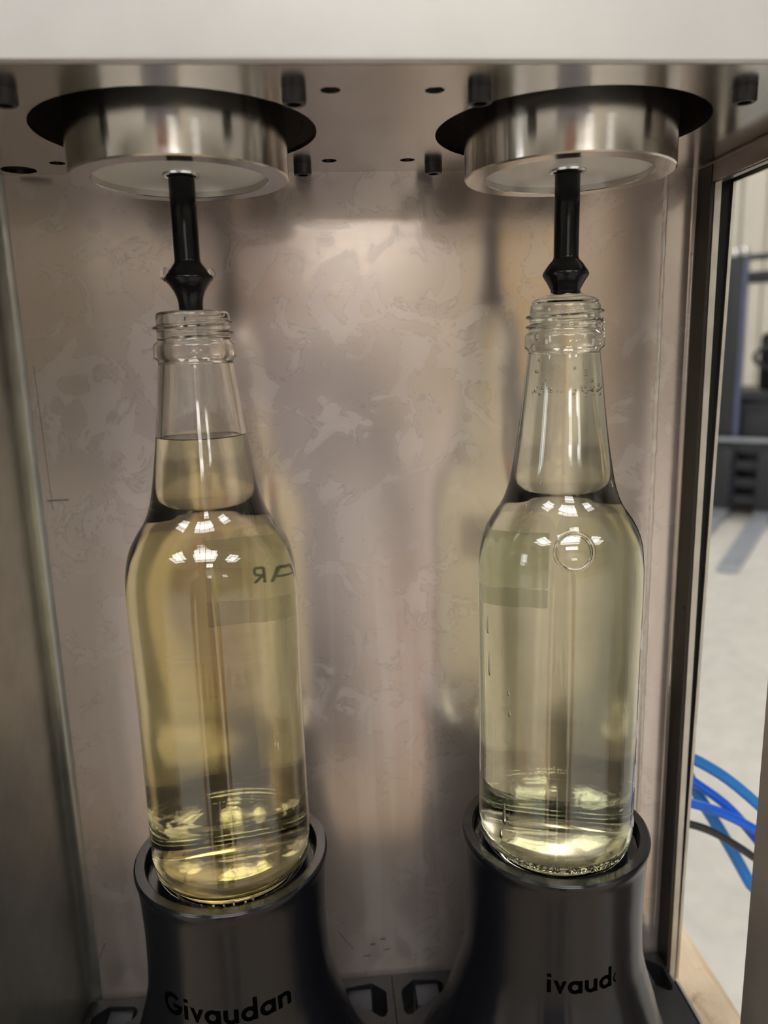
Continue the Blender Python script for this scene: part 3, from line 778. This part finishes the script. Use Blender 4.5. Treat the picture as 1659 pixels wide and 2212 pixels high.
# beads and runs of liquid on the outside of the wet bottle
def bead(parent, a, z, sx, sz, tail=1.0):
    bm = bmesh.new(); bmesh.ops.create_uvsphere(bm, u_segments=14, v_segments=10, radius=1)
    r = outer_r(z) if z < 197 else (14.2 if z < 204 else 13.6)
    def f(x, y, zz):
        sq = (1 - .35 * max(zz, 0)) if tail > 1 else 1
        zq = z + zz * sz * (tail if zz > 0 else 1)
        rr = (outer_r(zq) if zq < 196 else r) + y * sx * .55
        aa = a + x * sx * sq / max(rr, 5)
        return (rr * math.sin(aa), -rr * math.cos(aa), zq)
    swap(bm, f); return finish('water_bead', bm, M['drop'], parent, 60)
for a, z, sx, sz, tl in ((62, 88, 1.1, 1.4, 5), (65, 70, .7, .8, 3), (60, 52, .7, 1.6, 4), (63, 30, .9, 1.8, 5), (58, 14, 1.0, 1.5, 3), (-52, 74, .55, .7, 3), (-51, 66, .6, .9, 2), (-55, 22, .9, 2.2, 3), (-58, 14, .8, 1.6, 2), (-74, 96, .8, 1.8, 3), (-72, 80, .7, 2.5, 3), (40, 200.5, .8, .9, 1), (62, 208, 1.2, 1.1, 1), (55, 203, 1.1, 1.0, 1), (70, 205.5, 1.2, 1.2, 1), (-60, 203, 1.2, 1.3, 1), (-68, 199, 1.3, 1.4, 1), (48, 150, .6, .9, 2), (-40, 152, .5, 1.0, 2), (-45, 142, .5, .6, 1), (68, 120, .6, 2.5, 3), (72, 60, .7, 3, 3)):
    bead(br, math.radians(a), z, sx, sz, tl)
# bubbles clinging inside the neck of the full bottle, and along the heel of the left one
bm = bmesh.new()
for k in range(46):
    a = random.uniform(-1.25, 1.25); z = random.gauss(183.5, 1.1) if k < 34 else random.uniform(184, 196)
    r = random.uniform(.25, .62); rr = inner_r(z) - r * .9
    bmesh.ops.create_icosphere(bm, subdivisions=2, radius=r, matrix=Matrix.Translation((rr * math.sin(a), -rr * math.cos(a), z)))
tag(finish('bubbles', bm, M['bubble'], br, 60), kind='stuff')
bm = bmesh.new()
for k in range(13):
    a = -.8 + k * .13 + random.uniform(-.03, .03); r = random.uniform(.4, .62)
    bmesh.ops.create_icosphere(bm, subdivisions=2, radius=r, matrix=Matrix.Translation((29.3 * math.sin(a), -29.3 * math.cos(a), 2.9)))
tag(finish('heel_beads', bm, M['drop'], bl, 60), kind='stuff')

# ------------------------------------------------------------------ air hoses and cable outside the window
def hose(name, mat, r, pts, label, cat, end):
    a = Vector(pts[0]); b = Vector(pts[1]); l = Vector(pts[-1]); k = Vector(pts[-2]); d = (l - k)
    P = [(112, 63 + r, a.z + 4), (130, 78, a.z + 5), (150, 89, a.z + 4)] + pts
    q = l + d * 1.2; P += [tuple(q), (end[0], end[1], -500), (end[0] + 10, end[1] + 10, -950), (end[0] + 60, end[1] + 60, FZ + r + .3), (end[0] + 200, end[1] + 260, FZ + r + .3)]
    return tag(tube(name, mat, P, r), label, cat, 'hoses beside the machine')
hose('air_hose', M['blueclear'], 3.1, [(169.5, 95, -24.8), (183.2, 95, -32), (198.7, 95, -43.7), (218.6, 95, -62.3)], 'topmost translucent blue air hose, arching highest', 'hose', (420, 60))
hose('air_hose', M['blueclear'], 3.5, [(170.4, 108, -32.5), (186.5, 108, -59.8), (204.5, 108, -89.5), (221.5, 108, -120)], 'wide translucent blue air hose dropping steeply behind the others', 'hose', (262, 150))
hose('air_hose', M['blue'], 2.7, [(168.9, 100, -38.9), (183.8, 100, -48.3), (201.3, 100, -63.5), (219.6, 100, -86)], 'solid bright blue air hose, the upper of the two opaque ones', 'hose', (310, 200))
hose('air_hose', M['blue'], 2.7, [(169, 92, -50.6), (184.2, 92, -56), (199.5, 92, -63.8), (217.7, 92, -75.7)], 'solid bright blue air hose crossing in front of the steep hose', 'hose', (380, 10))
hose('cable', M['cable'], 2.2, [(168.9, 90, -62.4), (184.7, 90, -68.9), (200, 90, -79.2), (217, 90, -92.5)], 'black cable hanging lowest beside the blue hoses', 'cable', (330, -40))

# ------------------------------------------------------------------ lift truck on the hall floor
ft = empty('forklift', 'dark forklift parked on the concrete floor outside the cabinet window', 'forklift', (3400, 5402, FZ), rz=math.atan2(-.603, .797))
ft.scale = (1.1667,) * 3
def fb(name, mat, n0, n1, u0, u1, z0, z1, bev=6, par=None): return box(name, mat, n0, n1, u0, u1, z0, z1, par or ft, bev)
# local x = across the truck, local y = towards its rear
def fork(n):
    bm = bmesh.new()
    pr = [(-1400, 8), (-1390, 26), (-500, 42), (0, 46), (0, 470), (42, 470), (42, 4), (-1300, 2)]
    a = [bm.verts.new((n - 52, u, z)) for u, z in pr]; b = [bm.verts.new((n + 52, u, z)) for u, z in pr]
    for i in range(len(pr)): j = (i + 1) % len(pr); bm.faces.new((a[i], a[j], b[j], b[i]))
    bm.faces.new(a); bm.faces.new(b[::-1]); bmesh.ops.recalc_face_normals(bm, faces=bm.faces)
    o = finish('fork', bm, M['fork_steel'], ft)
    fb('shank', M['fork_dark'], n - 56, n + 56, -14, 30, 60, 480, 6, o)
    return o
fork(0); fork(-270)
for z in (90, 210, 330, 445): fb('carriage_bar', M['fork_dark'], -390, 340, 45, 90, z, z + 62)
fb('backrest_rail', M['fork_steel'], -400, 350, 38, 70, 520, 550)
for n in (-285, 290):
    u = fb('mast_upright', M['fork_dark'], n - 70, n + 45, 110, 210, 40, 1740)
    fb('inner_rail', M['fork_blue'], n + 46, n + 78, 120, 200, 40, 1725, 4, u)
    lathe('guide_roller', M['chrome'], [(0, -28), (26, -28), (30, -20), (30, 20), (26, 28), (0, 28)], u, 20, 40, (n - 18, 150, 1762))
    lathe('guide_roller', M['chrome'], [(0, -28), (26, -28), (30, -20), (30, 20), (26, 28), (0, 28)], u, 20, 40, (n + 45, 150, 1772))
fb('cross_beam', M['fork_dark'], -300, 240, 130, 190, 1715, 1750); fb('cross_beam', M['fork_dark'], -300, 240, 130, 190, 1565, 1640)
fb('cross_beam', M['fork_dark'], -300, 240, 130, 190, 800, 860)
fb('front_panel', M['fork_dark'], -400, 350, 215, 300, 60, 760, 12)
fb('body', M['fork_dark'], -430, 380, 300, 1700, 150, 820, 40)
fb('seat', M['tyre'], -200, 150, 900, 1350, 820, 1250, 40)
for n in (-440, 390):
    for uu in (480, 1450):
        wl = lathe('wheel', M['tyre'], [(0, -70), (120, -70), (200, -60), (220, -30), (220, 30), (200, 60), (120, 70), (0, 70)], ft, 32, 40, (n, uu, 220)); wl.rotation_euler = (0, PI / 2, 0)
lathe('steering_wheel', M['tyre'], [(150, -12), (170, 0), (150, 12), (130, 0), (150, -12)], ft, 28, 40, (-60, 760, 1080)).rotation_euler = (.6, 0, 0)
box('steering_column', M['fork_dark'], -85, -35, 700, 790, 815, 1075, ft, 6)
